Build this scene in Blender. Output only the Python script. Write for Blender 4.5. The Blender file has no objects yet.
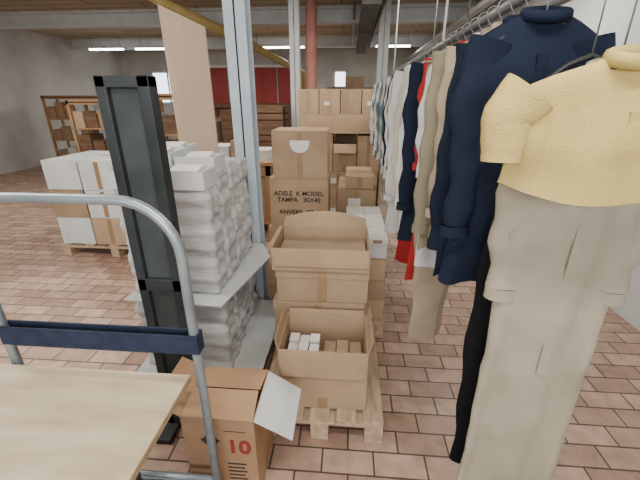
import bpy, math, random
from mathutils import Vector, Matrix, noise
random.seed(7)
S=bpy.context.scene
# ---------------------------------------------------------------- materials
def newmat(name):
    m=bpy.data.materials.new(name); m.use_nodes=True
    nt=m.node_tree; b=nt.nodes['Principled BSDF']
    return m,nt,b
def setp(b,rough=.7,metal=0,spec=.3):
    b.inputs['Roughness'].default_value=rough; b.inputs['Metallic'].default_value=metal
    b.inputs['Specular IOR Level'].default_value=spec
def noisy(name,c1,c2,scale=4,rough=.75,metal=0,bump=0.0,bscale=60,var=0.0,spec=.25,stretch=None,bdist=.01):
    m,nt,b=newmat(name); setp(b,rough,metal,spec)
    tc=nt.nodes.new('ShaderNodeTexCoord'); mp=nt.nodes.new('ShaderNodeMapping')
    nt.links.new(tc.outputs['Object'],mp.inputs['Vector'])
    if stretch: mp.inputs['Scale'].default_value=stretch
    n=nt.nodes.new('ShaderNodeTexNoise'); n.inputs['Scale'].default_value=scale; n.inputs['Detail'].default_value=5
    nt.links.new(mp.outputs[0],n.inputs['Vector'])
    r=nt.nodes.new('ShaderNodeValToRGB'); r.color_ramp.elements[0].position=.35; r.color_ramp.elements[1].position=.65
    r.color_ramp.elements[0].color=(*c1,1); r.color_ramp.elements[1].color=(*c2,1)
    nt.links.new(n.outputs['Fac'],r.inputs[0])
    out=r.outputs[0]
    if var>0:
        oi=nt.nodes.new('ShaderNodeObjectInfo'); mr=nt.nodes.new('ShaderNodeMapRange')
        mr.inputs['To Min'].default_value=1-var; mr.inputs['To Max'].default_value=1+var
        nt.links.new(oi.outputs['Random'],mr.inputs['Value'])
        hs=nt.nodes.new('ShaderNodeHueSaturation'); nt.links.new(mr.outputs[0],hs.inputs['Value'])
        nt.links.new(out,hs.inputs['Color']); out=hs.outputs[0]
    nt.links.new(out,b.inputs['Base Color'])
    if bump>0:
        n2=nt.nodes.new('ShaderNodeTexNoise'); n2.inputs['Scale'].default_value=bscale
        nt.links.new(mp.outputs[0],n2.inputs['Vector'])
        bp=nt.nodes.new('ShaderNodeBump'); bp.inputs['Strength'].default_value=bump; bp.inputs['Distance'].default_value=bdist
        nt.links.new(n2.outputs['Fac'],bp.inputs['Height']); nt.links.new(bp.outputs[0],b.inputs['Normal'])
    return m
def emis(name,c,s):
    m,nt,b=newmat(name); b.inputs['Base Color'].default_value=(*c,1)
    b.inputs['Emission Color'].default_value=(*c,1); b.inputs['Emission Strength'].default_value=s
    return m
KRAFT=noisy('kraft_cardboard',(.35,.24,.15),(.42,.295,.185),5,.8,bump=.08,bscale=90,var=.18)
KRAFTIN=noisy('kraft_inside',(.30,.215,.14),(.36,.265,.175),5,.85)
KRAFTR=noisy('kraft_orange',(.32,.185,.105),(.38,.235,.135),5,.75)
TAPE=noisy('packing_tape',(.28,.17,.09),(.32,.20,.11),8,.35,spec=.5)
LABEL=noisy('paper_label',(.70,.69,.66),(.78,.77,.74),8,.6)
INK=noisy('print_ink',(.03,.025,.02),(.05,.04,.035),8,.6)
INKR=noisy('print_ink_red',(.25,.03,.03),(.3,.04,.04),8,.6)
WPAP=noisy('white_board',(.54,.55,.55),(.64,.65,.64),6,.75,bump=.1,bscale=40)
WPAP2=noisy('white_pack',(.42,.42,.415),(.54,.54,.53),9,.8,bump=.5,bscale=14,var=.08,stretch=(1,1,14),bdist=.008)
SHEET=noisy('grey_sheet',(.42,.44,.44),(.50,.52,.51),3,.6)
WOOD=noisy('pallet_wood',(.36,.26,.17),(.52,.39,.27),6,.8,bump=.2,bscale=40,stretch=(6,1,6))
WOODO=noisy('orange_pine',(.34,.19,.09),(.43,.26,.14),4,.6,stretch=(5,5,1))
WOODD=noisy('dark_wood',(.12,.065,.04),(.19,.11,.065),4,.7,stretch=(1,5,5))
PLY=noisy('plywood_top',(.40,.32,.22),(.54,.45,.32),4,.55,stretch=(1,4,1))
PLYE=noisy('plywood_edge',(.28,.19,.11),(.40,.29,.17),20,.7,stretch=(1,1,8))
STEEL=noisy('grey_steel',(.22,.26,.29),(.31,.35,.38),10,.35,metal=.5,spec=.5)
CHROME=noisy('rail_steel',(.17,.17,.17),(.24,.24,.24),10,.4,metal=.6)
BLACK=noisy('black_steel',(.018,.022,.024),(.035,.04,.042),5,.45)
DGREY=noisy('dark_panel',(.035,.042,.042),(.06,.07,.07),4,.3)
NAVYP=noisy('navy_strap',(.012,.018,.04),(.02,.028,.06),20,.7)
PBLUE=noisy('pale_blue_paint',(.38,.44,.49),(.46,.52,.57),5,.55)
WHITEP=noisy('white_paint',(.58,.60,.61),(.66,.68,.68),5,.55)
PINKP=noisy('pink_red_paint',(.42,.17,.15),(.50,.23,.19),5,.55)
YELP=noisy('yellow_pipe_paint',(.50,.38,.14),(.60,.47,.20),5,.5)
DUCT=noisy('dark_duct',(.10,.10,.095),(.16,.16,.15),5,.6)
BEIGEB=noisy('beige_board',(.46,.34,.25),(.53,.40,.30),3,.8,stretch=(1,1,.3))
PLAST=noisy('black_plastic',(.02,.02,.02),(.03,.03,.03),5,.4)
WALLW=noisy('wall_white',(.42,.42,.40),(.52,.52,.49),1.5,.9,bump=.1,bscale=8)
WALLR=noisy('wall_white_bright',(.60,.61,.60),(.68,.69,.68),1.5,.9,bump=.1,bscale=8)
REDP=noisy('red_panel',(.24,.035,.035),(.31,.05,.045),2,.6)
TUBE=emis('fluorescent_tube',(1,.98,.94),14)
WIN=emis('window_glass_daylight',(.9,.95,1),3.2)
def cloth(name,c,d=.82):
    return noisy(name,tuple(x*d for x in c),c,7,.95,bump=.25,bscale=220,spec=.1)
C=dict(navy=cloth('cloth_navy',(.013,.018,.034)),black=cloth('cloth_black',(.010,.010,.012)),
 beige=cloth('cloth_beige',(.36,.30,.21)),khaki=cloth('cloth_khaki',(.24,.21,.145)),cream=cloth('cloth_cream',(.50,.46,.38)),
 white=cloth('cloth_white',(.58,.58,.57),.9),yellow=cloth('cloth_yellow',(.54,.41,.15)),red=cloth('cloth_red',(.36,.03,.03)),
 grey=cloth('cloth_grey',(.20,.21,.21)),teal=cloth('cloth_teal',(.10,.17,.18)),lbeige=cloth('cloth_light_beige',(.36,.32,.24)))
# floor brick
def brickmat():
    m,nt,b=newmat('brick_floor'); setp(b,.42,0,.4)
    tc=nt.nodes.new('ShaderNodeTexCoord'); br=nt.nodes.new('ShaderNodeTexBrick')
    nt.links.new(tc.outputs['Object'],br.inputs['Vector'])
    br.inputs['Scale'].default_value=1; br.inputs['Brick Width'].default_value=.245; br.inputs['Row Height'].default_value=.122
    br.inputs['Mortar Size'].default_value=.005; br.inputs['Mortar Smooth'].default_value=.3; br.inputs['Bias'].default_value=0
    br.inputs['Color1'].default_value=(.50,.345,.26,1); br.inputs['Color2'].default_value=(.32,.20,.145,1)
    br.inputs['Mortar'].default_value=(.08,.055,.042,1)
    n=nt.nodes.new('ShaderNodeTexNoise'); n.inputs['Scale'].default_value=14; n.inputs['Detail'].default_value=6
    nt.links.new(tc.outputs['Object'],n.inputs['Vector'])
    mr=nt.nodes.new('ShaderNodeMapRange'); mr.inputs['From Min'].default_value=.3; mr.inputs['From Max'].default_value=.7
    mr.inputs['To Min'].default_value=.78; mr.inputs['To Max'].default_value=1.15
    nt.links.new(n.outputs['Fac'],mr.inputs['Value'])
    hs=nt.nodes.new('ShaderNodeHueSaturation'); nt.links.new(br.outputs['Color'],hs.inputs['Color']); nt.links.new(mr.outputs[0],hs.inputs['Value'])
    nt.links.new(hs.outputs[0],b.inputs['Base Color'])
    bp=nt.nodes.new('ShaderNodeBump'); bp.inputs['Strength'].default_value=.5; bp.inputs['Distance'].default_value=.004; bp.invert=True
    nt.links.new(br.outputs['Fac'],bp.inputs['Height']); nt.links.new(bp.outputs[0],b.inputs['Normal'])
    return m
def plankmat():
    m,nt,b=newmat('ceiling_planks'); setp(b,.85,0,.1)
    tc=nt.nodes.new('ShaderNodeTexCoord'); br=nt.nodes.new('ShaderNodeTexBrick')
    nt.links.new(tc.outputs['Object'],br.inputs['Vector'])
    br.inputs['Scale'].default_value=1; br.inputs['Brick Width'].default_value=1.8; br.inputs['Row Height'].default_value=.3
    br.inputs['Mortar Size'].default_value=.02
    br.inputs['Color1'].default_value=(.52,.46,.36,1); br.inputs['Color2'].default_value=(.44,.38,.30,1); br.inputs['Mortar'].default_value=(.24,.20,.15,1)
    nt.links.new(br.outputs['Color'],b.inputs['Base Color'])
    return m
# ---------------------------------------------------------------- builder
class B:
    def __init__(s): s.v=[];s.f=[];s.m=[];s.mats=[];s.sm=[]
    def mi(s,mat):
        if mat not in s.mats: s.mats.append(mat)
        return s.mats.index(mat)
    def face(s,idx,mat,smooth=False): s.f.append(idx); s.m.append(s.mi(mat)); s.sm.append(smooth)
    def cub(s,x0,x1,y0,y1,z0,z1,mat):
        n=len(s.v); s.v+=[Vector(p) for p in [(x0,y0,z0),(x1,y0,z0),(x1,y1,z0),(x0,y1,z0),(x0,y0,z1),(x1,y0,z1),(x1,y1,z1),(x0,y1,z1)]]
        for q in [(0,3,2,1),(4,5,6,7),(0,1,5,4),(1,2,6,5),(2,3,7,6),(3,0,4,7)]: s.face([n+i for i in q],mat)
        return s
    def slab(s,p,th,mat,mat2=None):
        p=[Vector(q) for q in p]; nn=(p[1]-p[0]).cross(p[-1]-p[0]).normalized()*th; n=len(s.v); k=len(p)
        s.v+=p+[q+nn for q in p]
        s.face([n+i for i in range(k)][::-1],mat); s.face([n+k+i for i in range(k)],mat2 or mat)
        for i in range(k):
            j=(i+1)%k; s.face([n+i,n+j,n+k+j,n+k+i],mat)
        return s
    def tube(s,pts,r,mat,seg=10,r2=None,up=None,cap=True):
        pts=[Vector(p) for p in pts]; rs=r if isinstance(r,list) else [r]*len(pts)
        r2s=r2 if isinstance(r2,list) else ([r2]*len(pts) if r2 else rs)
        n=len(s.v); pu=None
        for i,p in enumerate(pts):
            t=(pts[min(i+1,len(pts)-1)]-pts[max(i-1,0)]).normalized()
            if pu is None:
                pu=Vector(up) if up else (Vector((0,0,1)) if abs(t.z)<.9 else Vector((1,0,0)))
            a=(pu-t*pu.dot(t)).normalized(); pu=a; c=t.cross(a)
            for k in range(seg):
                th=2*math.pi*k/seg; s.v.append(p+a*math.cos(th)*rs[i]+c*math.sin(th)*r2s[i])
        for i in range(len(pts)-1):
            for k in range(seg):
                k2=(k+1)%seg; s.face([n+i*seg+k,n+i*seg+k2,n+(i+1)*seg+k2,n+(i+1)*seg+k],mat,True)
        if cap:
            s.face([n+k for k in range(seg)][::-1],mat); s.face([n+(len(pts)-1)*seg+k for k in range(seg)],mat)
        return s
    def build(s,name,bevel=0,sub=0,parent=None,rotz=0):
        lo=Vector((min(v[i] for v in s.v) for i in range(3))); hi=Vector((max(v[i] for v in s.v) for i in range(3)))
        o=Vector(((lo.x+hi.x)/2,(lo.y+hi.y)/2,lo.z))
        me=bpy.data.meshes.new(name); me.from_pydata([tuple(v-o) for v in s.v],[],s.f)
        for m in s.mats: me.materials.append(m)
        for i,p in enumerate(me.polygons): p.material_index=s.m[i]; p.use_smooth=s.sm[i]
        me.update()
        ob=bpy.data.objects.new(name,me); S.collection.objects.link(ob); ob.location=o; ob.rotation_euler[2]=rotz
        if bevel:
            md=ob.modifiers.new('bevel','BEVEL'); md.width=bevel; md.segments=2; md.limit_method='ANGLE'
        if sub:
            md=ob.modifiers.new('sub','SUBSURF'); md.levels=sub; md.render_levels=sub
        if parent:
            bpy.context.view_layer.update()
            ob.parent=parent; ob.matrix_parent_inverse=parent.matrix_world.inverted()
        return ob
def text(body,loc,size,mat,parent,name,rot=(math.pi/2,0,0),align='CENTER',bold=0):
    cu=bpy.data.curves.new(name,'FONT'); cu.body=body; cu.size=size; cu.align_x=align; cu.extrude=.0004; cu.space_line=1.0; cu.offset=bold
    cu.materials.append(mat)
    ob=bpy.data.objects.new(name,cu); S.collection.objects.link(ob); ob.location=loc; ob.rotation_euler=rot
    bpy.context.view_layer.update()
    ob.parent=parent; ob.matrix_parent_inverse=parent.matrix_world.inverted(); return ob
# ---------------------------------------------------------------- room
b=B(); b.cub(-8,2.2,-2.5,13,-.1,0,brickmat()); fl=b.build('floor')
b=B(); b.cub(-8,2.2,-2.5,13,3.2,3.3,plankmat()); b.build('ceiling')
b=B(); b.cub(-8.15,-8,-2.5,13,0,3.3,WALLW); b.build('wall_left')
b=B(); b.cub(2.2,2.35,-2.5,13,0,3.3,WALLR); b.build('wall_right')
b=B(); b.cub(-8.15,2.35,13,13.15,0,3.3,WALLW)
b.build('wall_back')
b=B(); b.cub(-8.15,2.35,-2.65,-2.5,0,3.3,WALLW); b.build('wall_front')
b=B()
for i in range(4):
    x0=-5.05+i*.86; b.cub(x0,x0+.80,12.93,12.998,1.5,2.62,REDP)
b.cub(-5.1,-1.6,12.95,12.999,.0,1.5,WOODD); b.cub(-5.1,-1.6,12.9,12.999,2.62,2.7,WHITEP)
b.build('trim_1')
def window(n,x0,x1,z0,z1,y,inw,k=3):
    b=B(); d=.05*inw
    ys=sorted([y,y+d]); b.cub(x0,x1,ys[0]+.01,ys[1]-.02,z0,z1,WIN)
    for i in range(k+1):
        x=x0+(x1-x0)*i/k; b.cub(x-.03,x+.03,ys[0],ys[1],z0,z1,WHITEP)
    for z in (z0,z1): b.cub(x0-.03,x1+.03,ys[0],ys[1],z-.03,z+.03,WHITEP)
    b.build('window_%d'%n)
window(1,-6.9,-5.25,1.5,2.5,13,-1,3)
window(2,-.55,-.15,2.0,2.5,13,-1,1)
window(3,-2.5,1.8,1.2,2.7,-2.5,1,5)  # unseen glowing window behind the camera, added to go with the soft fill
for i,(y,m) in enumerate([(5.2,PBLUE),(7.6,WHITEP),(10.8,WHITEP)]):
    b=B(); b.cub(-7.99,2.19,y-.1,y+.1,3.16,3.2,m); b.cub(-7.99,2.19,y-.015,y+.015,2.96,3.16,m); b.cub(-7.99,2.19,y-.1,y+.1,2.93,2.96,m)
    b.build('ceiling_beam')
def fluo(x,y,l=1.6,z=2.86,pw=0):
    b=B(); b.cub(x-l/2,x+l/2,y-.06,y+.06,z+.03,z+.08,WHITEP)
    b.tube([(x-l/2+.02,y,z+.01),(x+l/2-.02,y,z+.01)],.024,TUBE,8)
    for s in (-1,1): b.tube([(x+s*l*.4,y,z+.08),(x+s*l*.4,y,3.2)],.006,CHROME,6)
    ob=b.build('fluorescent_lamp')
    if pw:
        L=bpy.data.lights.new('tube_glow','AREA'); L.shape='RECTANGLE'; L.size=l; L.size_y=.12; L.energy=pw; L.color=(1,.96,.88)
        lo=bpy.data.objects.new('tube_glow',L); S.collection.objects.link(lo); lo.location=(x,y,z-.02)
        bpy.context.view_layer.update(); lo.parent=ob; lo.matrix_parent_inverse=ob.matrix_world.inverted()
fluo(-4.9,10.2,1.8,pw=45); fluo(-1.9,10.2,1.4,pw=45); fluo(1.05,10.2,.9,pw=30); fluo(-6.6,10.2,1.0)
fluo(-2.6,1.4,1.6,pw=50); fluo(.1,.2,1.6,pw=50); fluo(1.05,3.8,1.0,pw=46); fluo(-1.2,4.0,1.4,z=2.95,pw=46)
fluo(-5,5,1.8,pw=55); fluo(-4,.5,1.8,pw=35)
L=bpy.data.lights.new('window_daylight','AREA'); L.shape='RECTANGLE'; L.size=4; L.size_y=1.4; L.energy=85; L.color=(.95,.98,1)  # soft fill lamp added behind the camera to brighten the fronts
lo=bpy.data.objects.new('window_daylight',L); S.collection.objects.link(lo); lo.location=(-.35,-2.35,1.95); lo.rotation_euler=(math.radians(90),0,0)
# pipes & ducts
b=B(); b.tube([(-3.0,4.3,3.1),(-2.62,5.6,2.85),(-2.0,7.5,2.62),(-1.3,10,2.28),(-1.25,10.2,2.25),(-1.2,10.25,0)],.075,YELP,12)
b.build('yellow_pipe')
b=B(); b.cub(.12,.36,5.35,7.45,2.75,2.92,DUCT); b.cub(.12,.36,7.75,10.6,2.75,2.92,DUCT); b.cub(.12,.36,7.45,7.75,2.72,2.92,DUCT)
for y in (5.6,7.0,8.6,10): b.tube([(.24,y,2.9),(.24,y,3.2)],.01,CHROME,6)
b.tube([(.45,4.6,2.92),(.45,10.6,2.9)],.03,DUCT,8); b.tube([(.03,4.6,3.02),(.03,10.6,2.98)],.02,CHROME,8)
b.build('cable_duct')
b=B(); b.tube([(1.9,2.4,2.9),(1.9,12.9,2.85)],.05,WHITEP,10); b.tube([(1.7,2.4,2.8),(1.7,12.9,2.75)],.03,WHITEP,10)
for y in (3,6,9,12): b.tube([(1.9,y,2.85),(1.9,y,3.2)],.008,CHROME,6)
b.build('heating_pipe')
def icol(x,y,w,m,name='steel_column'):
    b=B(); h=w/2
    b.cub(x-h,x+h,y-h,y-h+.014,0,3.2,m); b.cub(x-h,x+h,y+h-.014,y+h,0,3.2,m); b.cub(x-.008,x+.008,y-h,y+h,0,3.2,m)
    b.cub(x-h-.012,x+h+.012,y-h-.012,y+h+.012,0,.015,m)
    b.build(name,bevel=.003)
icol(-.70,2.44,.135,PBLUE)
icol(-.86,6.0,.15,WHITEP); icol(.55,7.0,.18,WHITEP)
b=B(); b.tube([(-.62,6.1,0),(-.62,6.1,3.2)],.085,PINKP,16); b.cub(-.73,-.51,5.99,6.21,0,.02,PINKP); b.build('round_column')
b=B(); b.slab([(-1.42,2.98,0),(-1.12,3.04,0),(-1.13,3.04,2.12),(-1.45,2.98,2.26)],.03,BEIGEB); b.build('upright_board',bevel=.003)
# ---------------------------------------------------------------- boxes
def cbox(x0,x1,y0,y1,z0,z1,mat=None,name='cardboard_box',rot=0,label=None,tape=True,build=True,lid=0):
    mat=mat or KRAFT; b=B(); b.cub(x0,x1,y0,y1,z0,z1-.005,mat)
    ym=(y0+y1)/2
    b.cub(x0,x1,y0,ym-.003,z1-.005,z1,mat); b.cub(x0,x1,ym+.003,y1,z1-.005,z1,mat)
    if lid: b.cub(x0-.006,x1+.006,y0-.006,y1+.006,z1-lid,z1+.0005,mat)
    e=.007 if lid else 0
    if tape:
        b.cub(x0-.001,x1+.001,ym-.025,ym+.025,z1-.0005,z1+.0012,TAPE)
        xm=(x0+x1)/2; b.cub(xm-.025,xm+.025,y0-.001-e,y0,z0+.01,z1-.01,TAPE)
        b.cub(x1,x1+.001+e,ym-.025,ym+.025,z1-.06,z1,TAPE); b.cub(x0-.001-e,x0,ym-.025,ym+.025,z1-.06,z1,TAPE)
    if label: 
        lx0,lx1,lz0,lz1=label; b.cub(x0+lx0,x0+lx1,y0-.0015,y0,z0+lz0,z0+lz1,LABEL)
    return b.build(name,bevel=.002,rotz=rot) if build else b
def obox(x0,x1,y0,y1,z0,z1,flaps,mat=None,name='open_cardboard_box',tape=True,inner=None,content=None):
    mat=mat or KRAFT; inner=inner or KRAFTIN; t=.005; b=B()
    b.cub(x0,x1,y0,y1,z0,z0+t,mat)
    b.cub(x0,x1,y0,y0+t,z0+t,z1,mat); b.cub(x0,x1,y1-t,y1,z0+t,z1,mat); b.cub(x0,x0+t,y0+t,y1-t,z0+t,z1,mat); b.cub(x1-t,x1,y0+t,y1-t,z0+t,z1,mat)
    xm=(x0+x1)/2
    if tape: b.cub(xm-.025,xm+.025,y0-.001,y0,z0+.0,z0+.07,TAPE)
    for side,Ln,ang,m,arc in flaps:
        a=math.radians(ang)
        if side=='f': p,q,o=Vector((x0,y0,z1)),Vector((x1,y0,z1)),Vector((0,-1,0))
        if side=='b': p,q,o=Vector((x1,y1,z1)),Vector((x0,y1,z1)),Vector((0,1,0))
        if side=='l': p,q,o=Vector((x0,y1,z1)),Vector((x0,y0,z1)),Vector((-1,0,0))
        if side=='r': p,q,o=Vector((x1,y0,z1)),Vector((x1,y1,z1)),Vector((1,0,0))
        d=Vector((0,0,1))*math.cos(a)+o*math.sin(a); e=(q-p)
        if arc:
            N=14
            def P(f,s):
                bend=math.sin(f*math.pi)*arc
                return p+e*(f*.98+.01)+d*s*Ln*(1-.35*abs(2*f-1)**2.2)+o*bend*s
            for i in range(N):
                f0,f1=i/N,(i+1)/N
                b.slab([P(f0,0),P(f1,0),P(f1,1),P(f0,1)],t*.8,m)
        else:
            b.slab([p+e*.01,q-e*.01,q-e*.03+d*Ln,p+e*.03+d*Ln],t*.8,m)
    if content: content(b)
    return b.build(name,bevel=.001)
def pallet(x0,x1,y0,y1,name='wooden_pallet'):
    b=B(); w=x1-x0; d=y1-y0
    for i in range(3):
        bx=x0+(w-.09)*i/2
        b.cub(bx,bx+.09,y0,y1,0,.02,WOOD)
        for j in range(3):
            by=y0+(d-.12)*j/2; b.cub(bx,bx+.09,by,by+.12,.02,.10,WOOD)
    for j in range(3):
        by=y0+(d-.12)*j/2; b.cub(x0,x1,by,by+.12,.10,.12,WOOD)
    n=5
    for i in range(n):
        bx=x0+(w-.1)*i/(n-1); b.cub(bx,bx+.1,y0,y1,.12,.142,WOOD)
    b.build(name,bevel=.003)
pallet(-.42,.21,1.27,2.07)
def cont(b):
    for i in range(3):
        for j in range(3):
            if i==2 and j==0: continue
            x=-.285+i*.055; y=1.37+j*.075; b.cub(x,x+.05,y,y+.065,.30,.41-.012*((i+j)%2),LABEL)
    for i in range(3):
        for j in range(2):
            x=-.10+i*.068; y=1.37+j*.12; b.cub(x,x+.062,y,y+.11,.25,.365-.01*((i+j)%2),KRAFTIN if (i+j)%2 else KRAFT)
    b.cub(-.30,.115,1.355,1.63,.15,.27,KRAFTIN)
obox(-.309,.122,1.335,1.65,.143,.495,[('l',.06,12,KRAFT,0),('r',.07,14,KRAFT,0),('b',.03,5,KRAFT,0),('f',.15,176,KRAFT,0)],content=cont)
for k in range(3):
    z0=.143+.2*k; dx=[.0,-.012,.008][k]
    cbox(-.385+dx,.120+dx,1.69+.006*k,2.05,z0,z0+.198,lid=.05)
obox(-.395,.13,1.68,2.04,.743,.872,[('b',.12,64,KRAFT,.05),('l',.09,172,KRAFT,0),('r',.09,174,KRAFT,0),('f',.10,174,KRAFT,0)],
  content=lambda b:(b.cub(-.38,.115,1.70,2.02,.76,.80,KRAFTIN)))
pallet(-.16,.285,2.12,2.98)
for k,(z0,z1) in enumerate([(.143,.30),(.301,.455),(.456,.61)]):
    for j in range(2): cbox(-.15,.275-.004*k,2.14+j*.415,2.54+j*.415,z0,z1,lid=.04)
def whitepack(x0,x1,y0,y1,z0,z1,name='white_carton'):
    b=B(); b.cub(x0,x1,y0,y1,z0,z1-.03,WPAP); b.cub(x0-.004,x1+.004,y0-.004,y1+.004,z1-.03,z1,LABEL)
    b.cub((x0+x1)/2-.03,(x0+x1)/2+.03,y0-.0055,y0-.004,z1-.028,z1-.004,KRAFTIN)
    b.build(name,bevel=.003)
for i in range(3):
    for j in range(3):
        if i==0 and j==2: continue
        whitepack(-.14+i*.142,-.14+i*.142+.130,2.16+j*.26,2.16+j*.26+.24,.612,.75)
cbox(-.60,-.19,2.36,2.95,0,.28); cbox(-.60,-.19,2.35,2.94,.281,.55,label=(.12,.3,.05,.14))
b=B()
for i in range(9):
    a=random.uniform(-.5,.5); x=-.36+random.uniform(-.07,.07); y=2.55+random.uniform(-.07,.1); z=.5535+i*.004
    ca,sa=math.cos(a),math.sin(a); w,d=.1,.07
    b.slab([(x-w*ca+d*sa,y-w*sa-d*ca,z),(x+w*ca+d*sa,y+w*sa-d*ca,z),(x+w*ca-d*sa,y+w*sa+d*ca,z),(x-w*ca-d*sa,y-w*sa+d*ca,z)],.003,LABEL)
b.build('paper_sheets')
cbox(-.72,-.17,3.04,3.5,0,.5)
c1=cbox(-.70,-.17,3.05,3.48,.501,.955,tape=False,mat=KRAFT)
text('ADELE  K MODEL\nTAMPA   30X40\n\nANVERS   E7-4',(-.435,3.0485,.80),.058,INK,c1,'printed_text',bold=.0015)
c2=cbox(-.66,-.18,3.06,3.45,.956,1.36)
b=B(); cx,cz,r=-.42,1.28,.085
pts=[(cx-r,3.0585,cz),]+[(cx-r*math.cos(t),3.0585,cz-.02-r*math.sin(t)) for t in [math.pi*i/12 for i in range(13)]]+[(cx+r,3.0585,cz)]
b.slab(pts,.001,LABEL); b.build('round_label',parent=c2)
pallet(-.66,.42,4.48,5.3)
for i in range(3):
    for k in range(3):
        cbox(-.62+i*.335,-.29+i*.335,4.5,4.95,.143+k*.2,.341+k*.2,label=(.05,.14,.05,.12) if (i+k)%2 else None)
cbox(-.62,-.20,4.5,4.95,.745,1.21); 
obox(-.19,.10,4.5,4.95,.745,1.09,[('f',.12,150,KRAFT,0),('b',.1,10,KRAFT,0)]); cbox(.11,.39,4.5,4.95,.745,1.19)
b=B(); b.cub(-.66,.42,4.47,5.0,1.22,1.24,WOOD)
for x in (-.66,.40): b.cub(x,x+.02,4.47,5.0,0.143,1.22,WOOD)
b.build('shelf_board')
cbox(-.62,.30,4.49,4.95,1.241,1.44,tape=False)
for i in range(4): cbox(-.62+i*.255,-.375+i*.255,4.49,4.9,1.441,1.72,label=(.06,.12,.1,.14) if i%2 else None)
for i in range(3):
    cbox(-.5+i*.4,-.12+i*.4,8.0,8.5,0,.9,tape=False,mat=KRAFTR); cbox(-.5+i*.4,-.12+i*.4,8.0,8.5,.901,1.85+.2*(i%2),tape=False,mat=KRAFT)
for i in range(3):
    cbox(-3.6+i*.5,-3.13+i*.5,7.4,7.9,0,.7,tape=False); cbox(-3.6+i*.5,-3.15+i*.5,7.4,7.9,.701,1.35-.15*(i%2),tape=False,mat=KRAFTR)
# pallets of pale cartons in the left bay
pallet(-3.1,-1.9,3.3,4.1)
for i in range(3):
    for k in range(3):
        cbox(-3.08+i*.39,-2.71+i*.39,3.32,4.05,.143+k*.3,.441+k*.3-.002,mat=[WPAP,KRAFT,WPAP][(i+k)%3],tape=bool(i%2))
pallet(-.1,.3,3.3,3.95)
for k in range(3):
    cbox(-.09,.27,3.32,3.92,.143+k*.22,.361+k*.22,label=(.1,.22,.05,.13) if k else None)
cbox(-.02,.25,3.34,3.9,.805,.92)
# ---------------------------------------------------------------- left white piles
pallet(-1.18,-.47,1.5,2.33)
b=B(); b.slab([(-1.18,1.50,.143),(-.46,1.50,.143),(-.455,2.33,.143),(-1.18,2.33,.143)],.006,SHEET); b.build('base_sheet')
def pile(x0,x1,y0,y1,z0,z1,name='white_carton_stack'):
    b=B(); ph=[random.uniform(0,6) for _ in range(6)]; dz=.011; N=int((z1-z0)/dz); M=0; n=0
    for i in range(N+1):
        z=z0+(z1-z0)*i/N
        grp=math.floor(z/.085+ph[5]); rg=random.Random(grp*7+int(ph[0]*100))
        ox,oy=rg.uniform(-.006,.006),rg.uniform(-.004,.004)
        g=.006*math.sin(z*30+ph[0])+.004*math.sin(z*73+ph[1])+random.uniform(-.0022,.0022)
        r=.03; pts=[]
        for cx,cy,s in [(x1-r,y0+r,-90),(x1-r,y1-r,0),(x0+r,y1-r,90),(x0+r,y0+r,180)]:
            for q in (0,22,45,68,90):
                t=math.radians(s+q); rr=r+g
                pts.append(Vector((cx+ox+rr*math.cos(t),cy+oy+rr*math.sin(t),z)))
        out=[]
        for k in range(len(pts)):
            out.append(pts[k]); q=pts[(k+1)%len(pts)]
            if k%5==4:
                for f in (.25,.5,.75):
                    m=pts[k].lerp(q,f); c=Vector(((x0+x1)/2,(y0+y1)/2,z)); dd=(c-m).normalized()
                    out.append(m+dd*(.010*math.sin(f*math.pi)+.003*math.sin(z*50+k+ph[2])))
        M=len(out); b.v+=out
    for i in range(N):
        for k in range(M):
            k2=(k+1)%M; b.face([i*M+k,i*M+k2,(i+1)*M+k2,(i+1)*M+k],WPAP2,True)
    b.face(list(range(M))[::-1],WPAP2); b.face([N*M+k for k in range(M)],WPAP2)
    return b.build(name)
ys=[(1.56,1.735),(1.745,1.915),(1.925,2.095),(2.105,2.28)]
for xi,(x0,x1) in enumerate([(-1.14,-.905),(-.89,-.66)]):
    for yi,(y0,y1) in enumerate(ys):
        pile(x0,x1+(.02 if xi and yi<2 else 0),y0,y1,.150,.618)
        pile(x0,x1,y0+(.02 if yi==0 else 0),y1,.632,[1.20,1.24,1.27,1.25][yi])
b=B(); b.slab([(-1.15,1.50,.620),(-.62,1.48,.620),(-.50,2.10,.620),(-.60,2.32,.620),(-1.15,2.32,.620)],.008,SHEET); b.build('layer_sheet')
def tray(x0,x1,y0,y1,z0,z1):
    b=B(); t=.006
    b.cub(x0,x1,y0,y1,z0,z0+t,WPAP); b.cub(x0,x1,y0,y0+t,z0+t,z1,WPAP); b.cub(x0,x1,y1-t,y1,z0+t,z1,WPAP); b.cub(x0,x0+t,y0+t,y1-t,z0+t,z1,WPAP); b.cub(x1-t,x1,y0+t,y1-t,z0+t,z1,WPAP)
    for k in range(4): b.slab([(x0+.02+.01*k,y0+.02,z1-.02+.006*k),(x1-.03,y0+.03-.004*k,z1-.02+.006*k),(x1-.02-.01*k,y1-.02,z1-.018+.009*k),(x0+.03,y1-.02,z1-.012+.006*k)],.003,LABEL)
    b.build('white_tray',bevel=.002)
tray(-.90,-.67,1.57,1.735,1.202,1.29); tray(-1.15,-.915,1.57,1.735,1.202,1.29); tray(-.89,-.68,1.75,1.915,1.242,1.33); tray(-1.14,-.91,1.75,1.915,1.242,1.35)
tray(-1.14,-.91,1.93,2.10,1.272,1.36)
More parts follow.
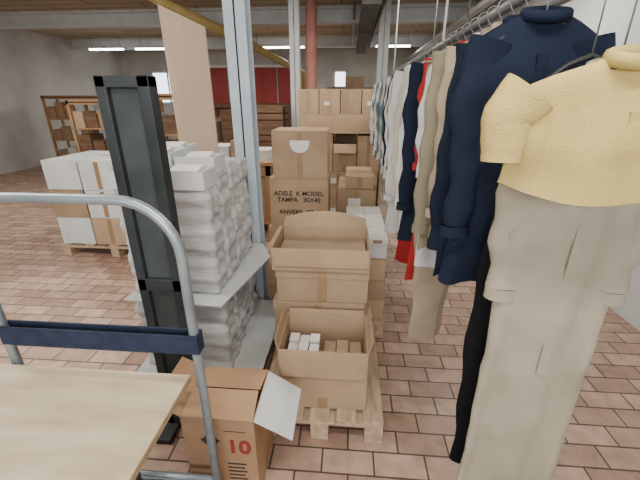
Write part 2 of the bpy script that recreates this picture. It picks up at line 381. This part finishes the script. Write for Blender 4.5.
# ---------------------------------------------------------------- brown box lower-left
bx=obox(-.63,-.335,.97,1.25,0,.445,[('b',.135,-84,KRAFTR,0),('f',.13,-78,KRAFTR,0),('r',.175,122,WPAP,0),('l',.12,60,KRAFTR,0)],mat=KRAFTR,name='brown_carton')
text('10',(-.405,.968,.27),.10,INKR,bx,'printed_number',bold=.003)
b=B(); b.slab([(-.52,.969,.37),(-.48,.969,.33),(-.52,.969,.29),(-.56,.969,.33)],-.001,INK); b.cub(-.46,-.37,.9685,.969,.385,.388,INK)
for k in range(5): b.cub(-.46,-.38-.01*(k%2),.9685,.9695,.20-.022*k,.207-.022*k,INK)
b.build('printed_marks',parent=bx)
# ---------------------------------------------------------------- roll cage + table
def arcpts(c,r,a0,a1,n,plane='xz'):
    return [(c[0]+r*math.cos(math.radians(a0+(a1-a0)*i/n)),c[1],c[2]+r*math.sin(math.radians(a0+(a1-a0)*i/n))) for i in range(n+1)]
b=B(); X0,X1,Y=-1.15,-.482,.905
pts=[(X1,Y,.13)]+[(X1,Y,z) for z in (.5,.9,1.1)]+arcpts((X1-.17,Y,1.17),.17,0,90,8)+arcpts((X0+.17,Y,1.17),.17,90,180,8)+[(X0,Y,.9),(X0,Y,.13)]
b.tube(pts,.0155,STEEL,12)
b.tube([(X0,Y,.2),(X1,Y,.2)],.012,STEEL,10)
for y in (.25,Y):
    for x in (X0+.03,X1-.02):
        b.tube([(x-.012,y,.058),(x+.012,y,.058)],.058,PLAST,16); b.cub(x-.02,x+.02,y-.02,y+.02,.07,.14,STEEL)
b.cub(X0,X1,.2,.92,.13,.16,STEEL)
b.cub(X0,X1+.012,Y-.022,Y-.016,.83,.90,NAVYP); b.cub(X0,X1+.012,Y+.016,Y+.022,.83,.90,NAVYP); b.cub(X1+.012,X1+.018,Y-.022,Y+.022,.83,.90,NAVYP)
b.build('roll_cage_trolley')
b=B(); b.cub(-1.3,-.505,.1,.878,.728,.75,PLY)
b.cub(-1.3,-.5045,.099,.879,.727,.7285,PLYE); b.cub(-.505,-.502,.1,.878,.728,.7495,PLYE)
for x in (-1.28,-.66):
    for y in (.14,.66): b.cub(x,x+.04,y,y+.04,.161,.727,BLACK)
b.cub(-1.28,-.62,.66,.69,.66,.727,WOODD); b.cub(-.66,-.63,.14,.69,.66,.727,WOODD)
b.build('plywood_table')
b=B(); pts=[];rs=[]
for i in range(9):
    f=i/8; pts.append((-.84+.02*math.sin(f*5),.45,.20+.38*f)); rs.append([.08,.13,.15,.15,.14,.12,.09,.05,.03][i])
b.tube(pts,rs,C['white'],18); 
for v in b.v:
    v+=noise.noise_vector(v*9)*.03
b.build('white_sack',sub=1)
b=B(); x0,x1,y0,y1=-.90,-.70,1.28,1.34
b.cub(x0,x0+.04,y0,y1,0,1.68,BLACK); b.cub(x1-.045,x1,y0,y1,0,1.68,BLACK); b.cub(x0,x1,y0,y1,1.64,1.68,BLACK); b.cub(x0,x1,y0,y1,.0,.08,BLACK); b.cub(x0,x1,y0,y1,.82,.88,BLACK)
b.cub(x0+.04,x1-.045,y0+.02,y1-.02,.08,1.64,DGREY)
b.cub(x0-.02,x0+.06,y0-.1,y1+.1,0,.03,BLACK); b.cub(x1-.06,x1,y0-.1,y1+.1,0,.03,BLACK)
b.build('black_partition_panel',bevel=.004)
# ---------------------------------------------------------------- background furniture
def rack(x0,x1,y0,y1,h,lv,name,mat,goods=True):
    b=B(); t=.05
    for x in (x0,x1-t):
        for y in (y0,y1-t): b.cub(x,x+t,y,y+t,0,h,mat)
    for k in range(lv):
        z=.15+(h-.2)*k/(lv-1); b.cub(x0,x1,y0,y1,z,z+.025,mat)
    b.cub(x0,x1,y0,y0+.02,h-.08,h,mat)
    b.build(name,bevel=.003)
    if goods:
        for k in range(lv-1):
            z=.15+(h-.2)*k/(lv-1)+.026; x=x0+.07; g=(h-.2)/(lv-1)-.06
            while x<x1-.3:
                w=random.uniform(.18,.26); cbox(x,x+w,y0+.03,y1-.08,z,z+random.uniform(.5,.9)*g,tape=False,mat=random.choice([KRAFT,WPAP,KRAFTR,WOODD])); x+=w+.03
rack(-2.95,-2.2,4.9,5.4,1.68,4,'pine_shelf_rack',WOODO)
rack(-5.2,-3.6,6.5,7.0,1.6,4,'pine_shelf_rack',WOODO)
rack(-7.4,-5.6,8.5,9.0,1.7,4,'pine_shelf_rack',WOODO)
rack(-3.3,-1.9,8.6,9.1,1.45,3,'dark_shelf_rack',WOODD)
def bench(x0,x1,y0,y1,h):
    b=B(); b.cub(x0,x1,y0,y1,h-.04,h,WOODO)
    for x in (x0+.03,x1-.09):
        for y in (y0+.03,y1-.09): b.cub(x,x+.06,y,y+.06,0,h-.04,WOODO)
    b.cub(x0+.03,x1-.03,y0+.03,y0+.05,h-.16,h-.04,WOODO); b.cub(x0+.05,x1-.05,y0+.05,y1-.05,.2,.23,WOODO)
    b.build('pine_workbench',bevel=.003)
bench(-1.68,-.85,3.9,4.6,.95)
for x,w,h in [(-1.62,.25,.16),(-1.34,.2,.22),(-1.1,.2,.12)]: cbox(x,x+w,4.0,4.3,.951,.951+h,mat=random.choice([KRAFT,WPAP,KRAFTR]),tape=False)
for k in range(3): cbox(-1.5,-.98,4.0,4.5,.231+.18*k,.41+.18*k,mat=KRAFTR)
bench(-3.2,-1.7,6.0,6.8,.9)
for x,w,h in [(-3.1,.3,.5),(-2.7,.4,.35),(-2.2,.3,.55)]: cbox(x,x+w,6.2,6.6,.901,.901+h,mat=random.choice([KRAFT,WPAP,WOODD]),tape=False)
for k in range(5):
    b=B(); x0,x1,y0,y1,z=-1.5,-.80-.14,5.3,5.8,k*.305
    for q in range(3): 
        b.cub(x0,x1,y0,y0+.015,z+.02+q*.095,z+.10+q*.095,WOODD); b.cub(x0,x1,y1-.015,y1,z+.02+q*.095,z+.10+q*.095,WOODD)
        b.cub(x0,x0+.015,y0,y1,z+.02+q*.095,z+.10+q*.095,WOODD); b.cub(x1-.015,x1,y0,y1,z+.02+q*.095,z+.10+q*.095,WOODD)
    b.cub(x0,x1,y0,y1,z,z+.02,WOODD); b.cub(x0,x1,y0,y1,z+.285,z+.303,WOODD)
    for x in (x0+.015,x1-.045):
        for y in (y0+.015,y1-.045): b.cub(x,x+.03,y,y+.03,z,z+.29,WOODD)
    b.build('wooden_crate')
# ---------------------------------------------------------------- clothes rail
RX,RZ=.48,1.87
b=B(); b.tube([(RX,1.03,RZ),(RX,4.42,RZ)],.017,CHROME,10); b.tube([(RX+.4,1.03,RZ+.12),(RX+.4,4.42,RZ+.12)],.017,CHROME,10)
for y in (2.15,4.40):
    b.tube([(RX,y,RZ),(RX,y,3.2)],.007,WHITEP,8)
for y in (1.05,3.2,4.40):
    b.tube([(RX+.4,y,RZ+.12),(RX+.4,y,3.2)],.007,CHROME,8)
    b.tube([(RX,y,RZ+.01),(RX+.4,y,RZ+.12)],.008,CHROME,8)
b.build('garment_rail')
NX=.54
b=B(); b.tube([(NX,.62,RZ),(NX,1.0,RZ)],.017,CHROME,10)
for y in (.64,.98): b.tube([(NX,y,RZ),(NX,y,3.2)],.008,CHROME,8)
b.build('garment_rail')
def hanger(b,x,y,hw,drop=0):
    pts=arcpts((x,y,RZ+.004),.022,-60,200,10)
    b.tube(pts+[(x-.004,y,RZ-.03),(x,y,RZ-.05),(x,y,RZ-.075-drop)],.0022,CHROME,6)
    z=RZ-drop
    b.tube([(x-hw,y,z-.15),(x-hw*.4,y,z-.095),(x,y,z-.075),(x+hw*.4,y,z-.095),(x+hw,y,z-.15)],.007,PLAST,8)
def jacket(y,mat,length,hw=.205,sl=.56,name='hanging_jacket',x=RX,thick=.028,yaw=0,drop=0,flare=0):
    b=B(); hanger(b,x,y,hw*.85,drop); N,M=28,48; n=len(b.v); ph=random.uniform(0,6); zt=RZ-.07-drop
    p2=random.uniform(26,46)
    for i in range(N+1):
        s=i/N; z=zt-length*(s**1.15)
        d=zt-z
        if d<.09: w=.06+(hw-.06)*math.sin(d/.09*math.pi/2)
        else: w=hw*(1-.11*math.sin((d-.09)/length*math.pi))+.008*s
        t=thick*(.45+.55*min(1,d/.15))
        for k in range(M):
            th=2*math.pi*k/M; cx=math.copysign(abs(math.cos(th))**.75,math.cos(th)); px=w*cx
            fold=.014*s*math.sin(px*p2+ph+s*2)+.006*s*math.sin(px*77+ph*2+s*3)
            wr=noise.noise(Vector((px*16+ph,z*10,y*7)))*.016
            py=t*math.sin(th)*(1-.15*s)+fold+wr
            zz=z+(.008*math.sin(th*3+ph)+.015*math.sin(px*11+ph))*s
            b.v.append(Vector((x+px+.012*math.sin(s*4+ph)*s-flare*s*(1 if px<0 else 0),y+py,zz)))
    for i in range(N):
        for k in range(M):
            k2=(k+1)%M; b.face([n+i*M+k,n+i*M+k2,n+(i+1)*M+k2,n+(i+1)*M+k],mat,True)
    b.tube([(x+.055*math.cos(t),y+.026*math.sin(t),zt+.0+.01*math.sin(t)) for t in [2*math.pi*i/16 for i in range(17)]],.014,mat,8,r2=.01)
    b.cub(x-.012,x+.012,y-thick-.004,y-thick+.004,zt-length*.55,zt-.09,mat)
    for s_ in (-1,1):
        pts=[];ra=[];rb=[]; sw=random.uniform(-.015,.015); q=min(1,sl/.4)**2
        for i in range(16):
            f=i/15; pts.append((x+s_*(hw-.045+.030*min(1,f*3)+.006*math.sin(f*7+ph)*q),y+.010*math.sin(f*5+ph)*q-.01*f+sw*f,zt-.055-sl*f)); ra.append(.056-.018*f+.006*math.sin(f*23+ph)*q); rb.append(.028-.004*f+.005*math.cos(f*27+ph)*q)
        b.tube(pts,rb,mat,14,r2=ra,up=(0,1,0),cap=False)
        if q==1: b.tube([pts[-1],(pts[-1][0],pts[-1][1],pts[-1][2]-.035)],.027,mat,14,r2=.043,up=(0,1,0),cap=False)
    return b.build(name,rotz=yaw)
def trousers(y,mat,length=1.05,hw=.165,x=RX,name='hanging_trousers',yaw=0,drop=0,folded=False):
    b=B(); hanger(b,x,y,hw*.9,drop); zt=RZ-.13-drop; ph=random.uniform(0,6); M=28; n=len(b.v); N=8; cr=.27
    for i in range(N+1):
        s=i/N; z=zt-cr*s; w=hw*(1+.08*s); t=.022+.01*s
        for k in range(M):
            th=2*math.pi*k/M; cx=math.copysign(abs(math.cos(th))**.75,math.cos(th)); px=w*cx
            if folded and px>0: px*=1-.6*s
            b.v.append(Vector((x+px,y+t*math.sin(th)+.006*math.sin(px*40+ph)*s,z)))
    for i in range(N):
        for k in range(M):
            k2=(k+1)%M; b.face([n+i*M+k,n+i*M+k2,n+(i+1)*M+k2,n+(i+1)*M+k],mat,True)
    b.tube([(x+hw*1.02*math.cos(t),y+.026*math.sin(t),zt-.005) for t in [2*math.pi*i/24 for i in range(25)]],.004,mat,8,r2=.018,up=(0,0,1))
    for s_ in (-1,1):
        pts=[];ra=[];rb=[]
        for i in range(20):
            f=i/19
            ox=(-hw*.42+.03*(s_+1)*.5-.01*f) if folded else s_*(hw*.52+.012*f)
            oy=.018*s_ if folded else 0
            pts.append((x+ox+.010*math.sin(f*6+ph),y+oy+.008*math.sin(f*5+ph),zt-cr+.03-(length-cr)*f)); ra.append(.095-.030*f+.005*math.sin(f*25+ph)); rb.append((.020 if folded else .030)-.004*f+.003*math.sin(f*31))
        b.tube(pts,rb,mat,16,r2=ra,up=(0,1,0),cap=False)
    return b.build(name,rotz=yaw)
jacket(.74,C['yellow'],.25,hw=.225,sl=.13,name='hanging_shirt',x=.515,drop=.13)
jacket(.85,C['lbeige'],1.40,hw=.155,sl=.46,name='hanging_coat',thick=.035,x=NX+.01,drop=.14,flare=.01)
trousers(.95,C['black'],1.32,hw=.13,x=NX+.01,drop=.1)
jacket(1.07,C['navy'],.74,hw=.165,sl=.5,x=.485)
jacket(1.165,C['navy'],.80,hw=.165,sl=.60)
jacket(1.255,C['beige'],.70,hw=.165,sl=.5)
jacket(1.345,C['khaki'],.76,hw=.19,sl=.6)
jacket(1.44,C['white'],.90,hw=.185,sl=.4,name='hanging_shirt')
trousers(1.53,C['beige'],1.30,hw=.185,folded=True)
jacket(1.62,C['red'],1.04,hw=.16,sl=.4,name='hanging_shirt')
jacket(1.72,C['navy'],.86,hw=.20,sl=.62)
jacket(1.82,C['white'],.86,hw=.205,sl=.62,name='hanging_shirt')
jacket(1.92,C['cream'],.93,hw=.215,sl=.6,name='hanging_shirt')
jacket(2.02,C['red'],1.12,hw=.165,sl=.5,name='hanging_shirt')
jacket(2.22,C['white'],1.00,hw=.215,sl=.7,name='hanging_shirt')
jacket(2.32,C['cream'],.84,hw=.205,name='hanging_shirt')
jacket(2.42,C['khaki'],.7,hw=.2)
seq=['white','navy','white','teal','cream','white','grey','teal','white','khaki','white','teal','grey','white','grey','white','khaki']
y=2.54
for i,c in enumerate(seq):
    if y>4.3: break
    if abs(y-3.2)<.04: y+=.05
    jacket(y,C[c],random.uniform(.62,.80),hw=random.uniform(.19,.21),name='hanging_shirt' if c in('white','cream','teal') else 'hanging_jacket'); y+=random.uniform(.10,.13)
# ---------------------------------------------------------------- world + camera
w=bpy.data.worlds.new('World'); S.world=w; w.use_nodes=True
w.node_tree.nodes['Background'].inputs[0].default_value=(.8,.88,1,1); w.node_tree.nodes['Background'].inputs[1].default_value=.3
cam=bpy.data.cameras.new('Camera'); cam.lens=350/640*36; cam.sensor_width=36; cam.clip_start=.02
co=bpy.data.objects.new('Camera',cam); S.collection.objects.link(co)
co.location=(0,0,1.6); co.rotation_euler=(math.radians(90-21.8),0,math.radians(4.55)); S.camera=co
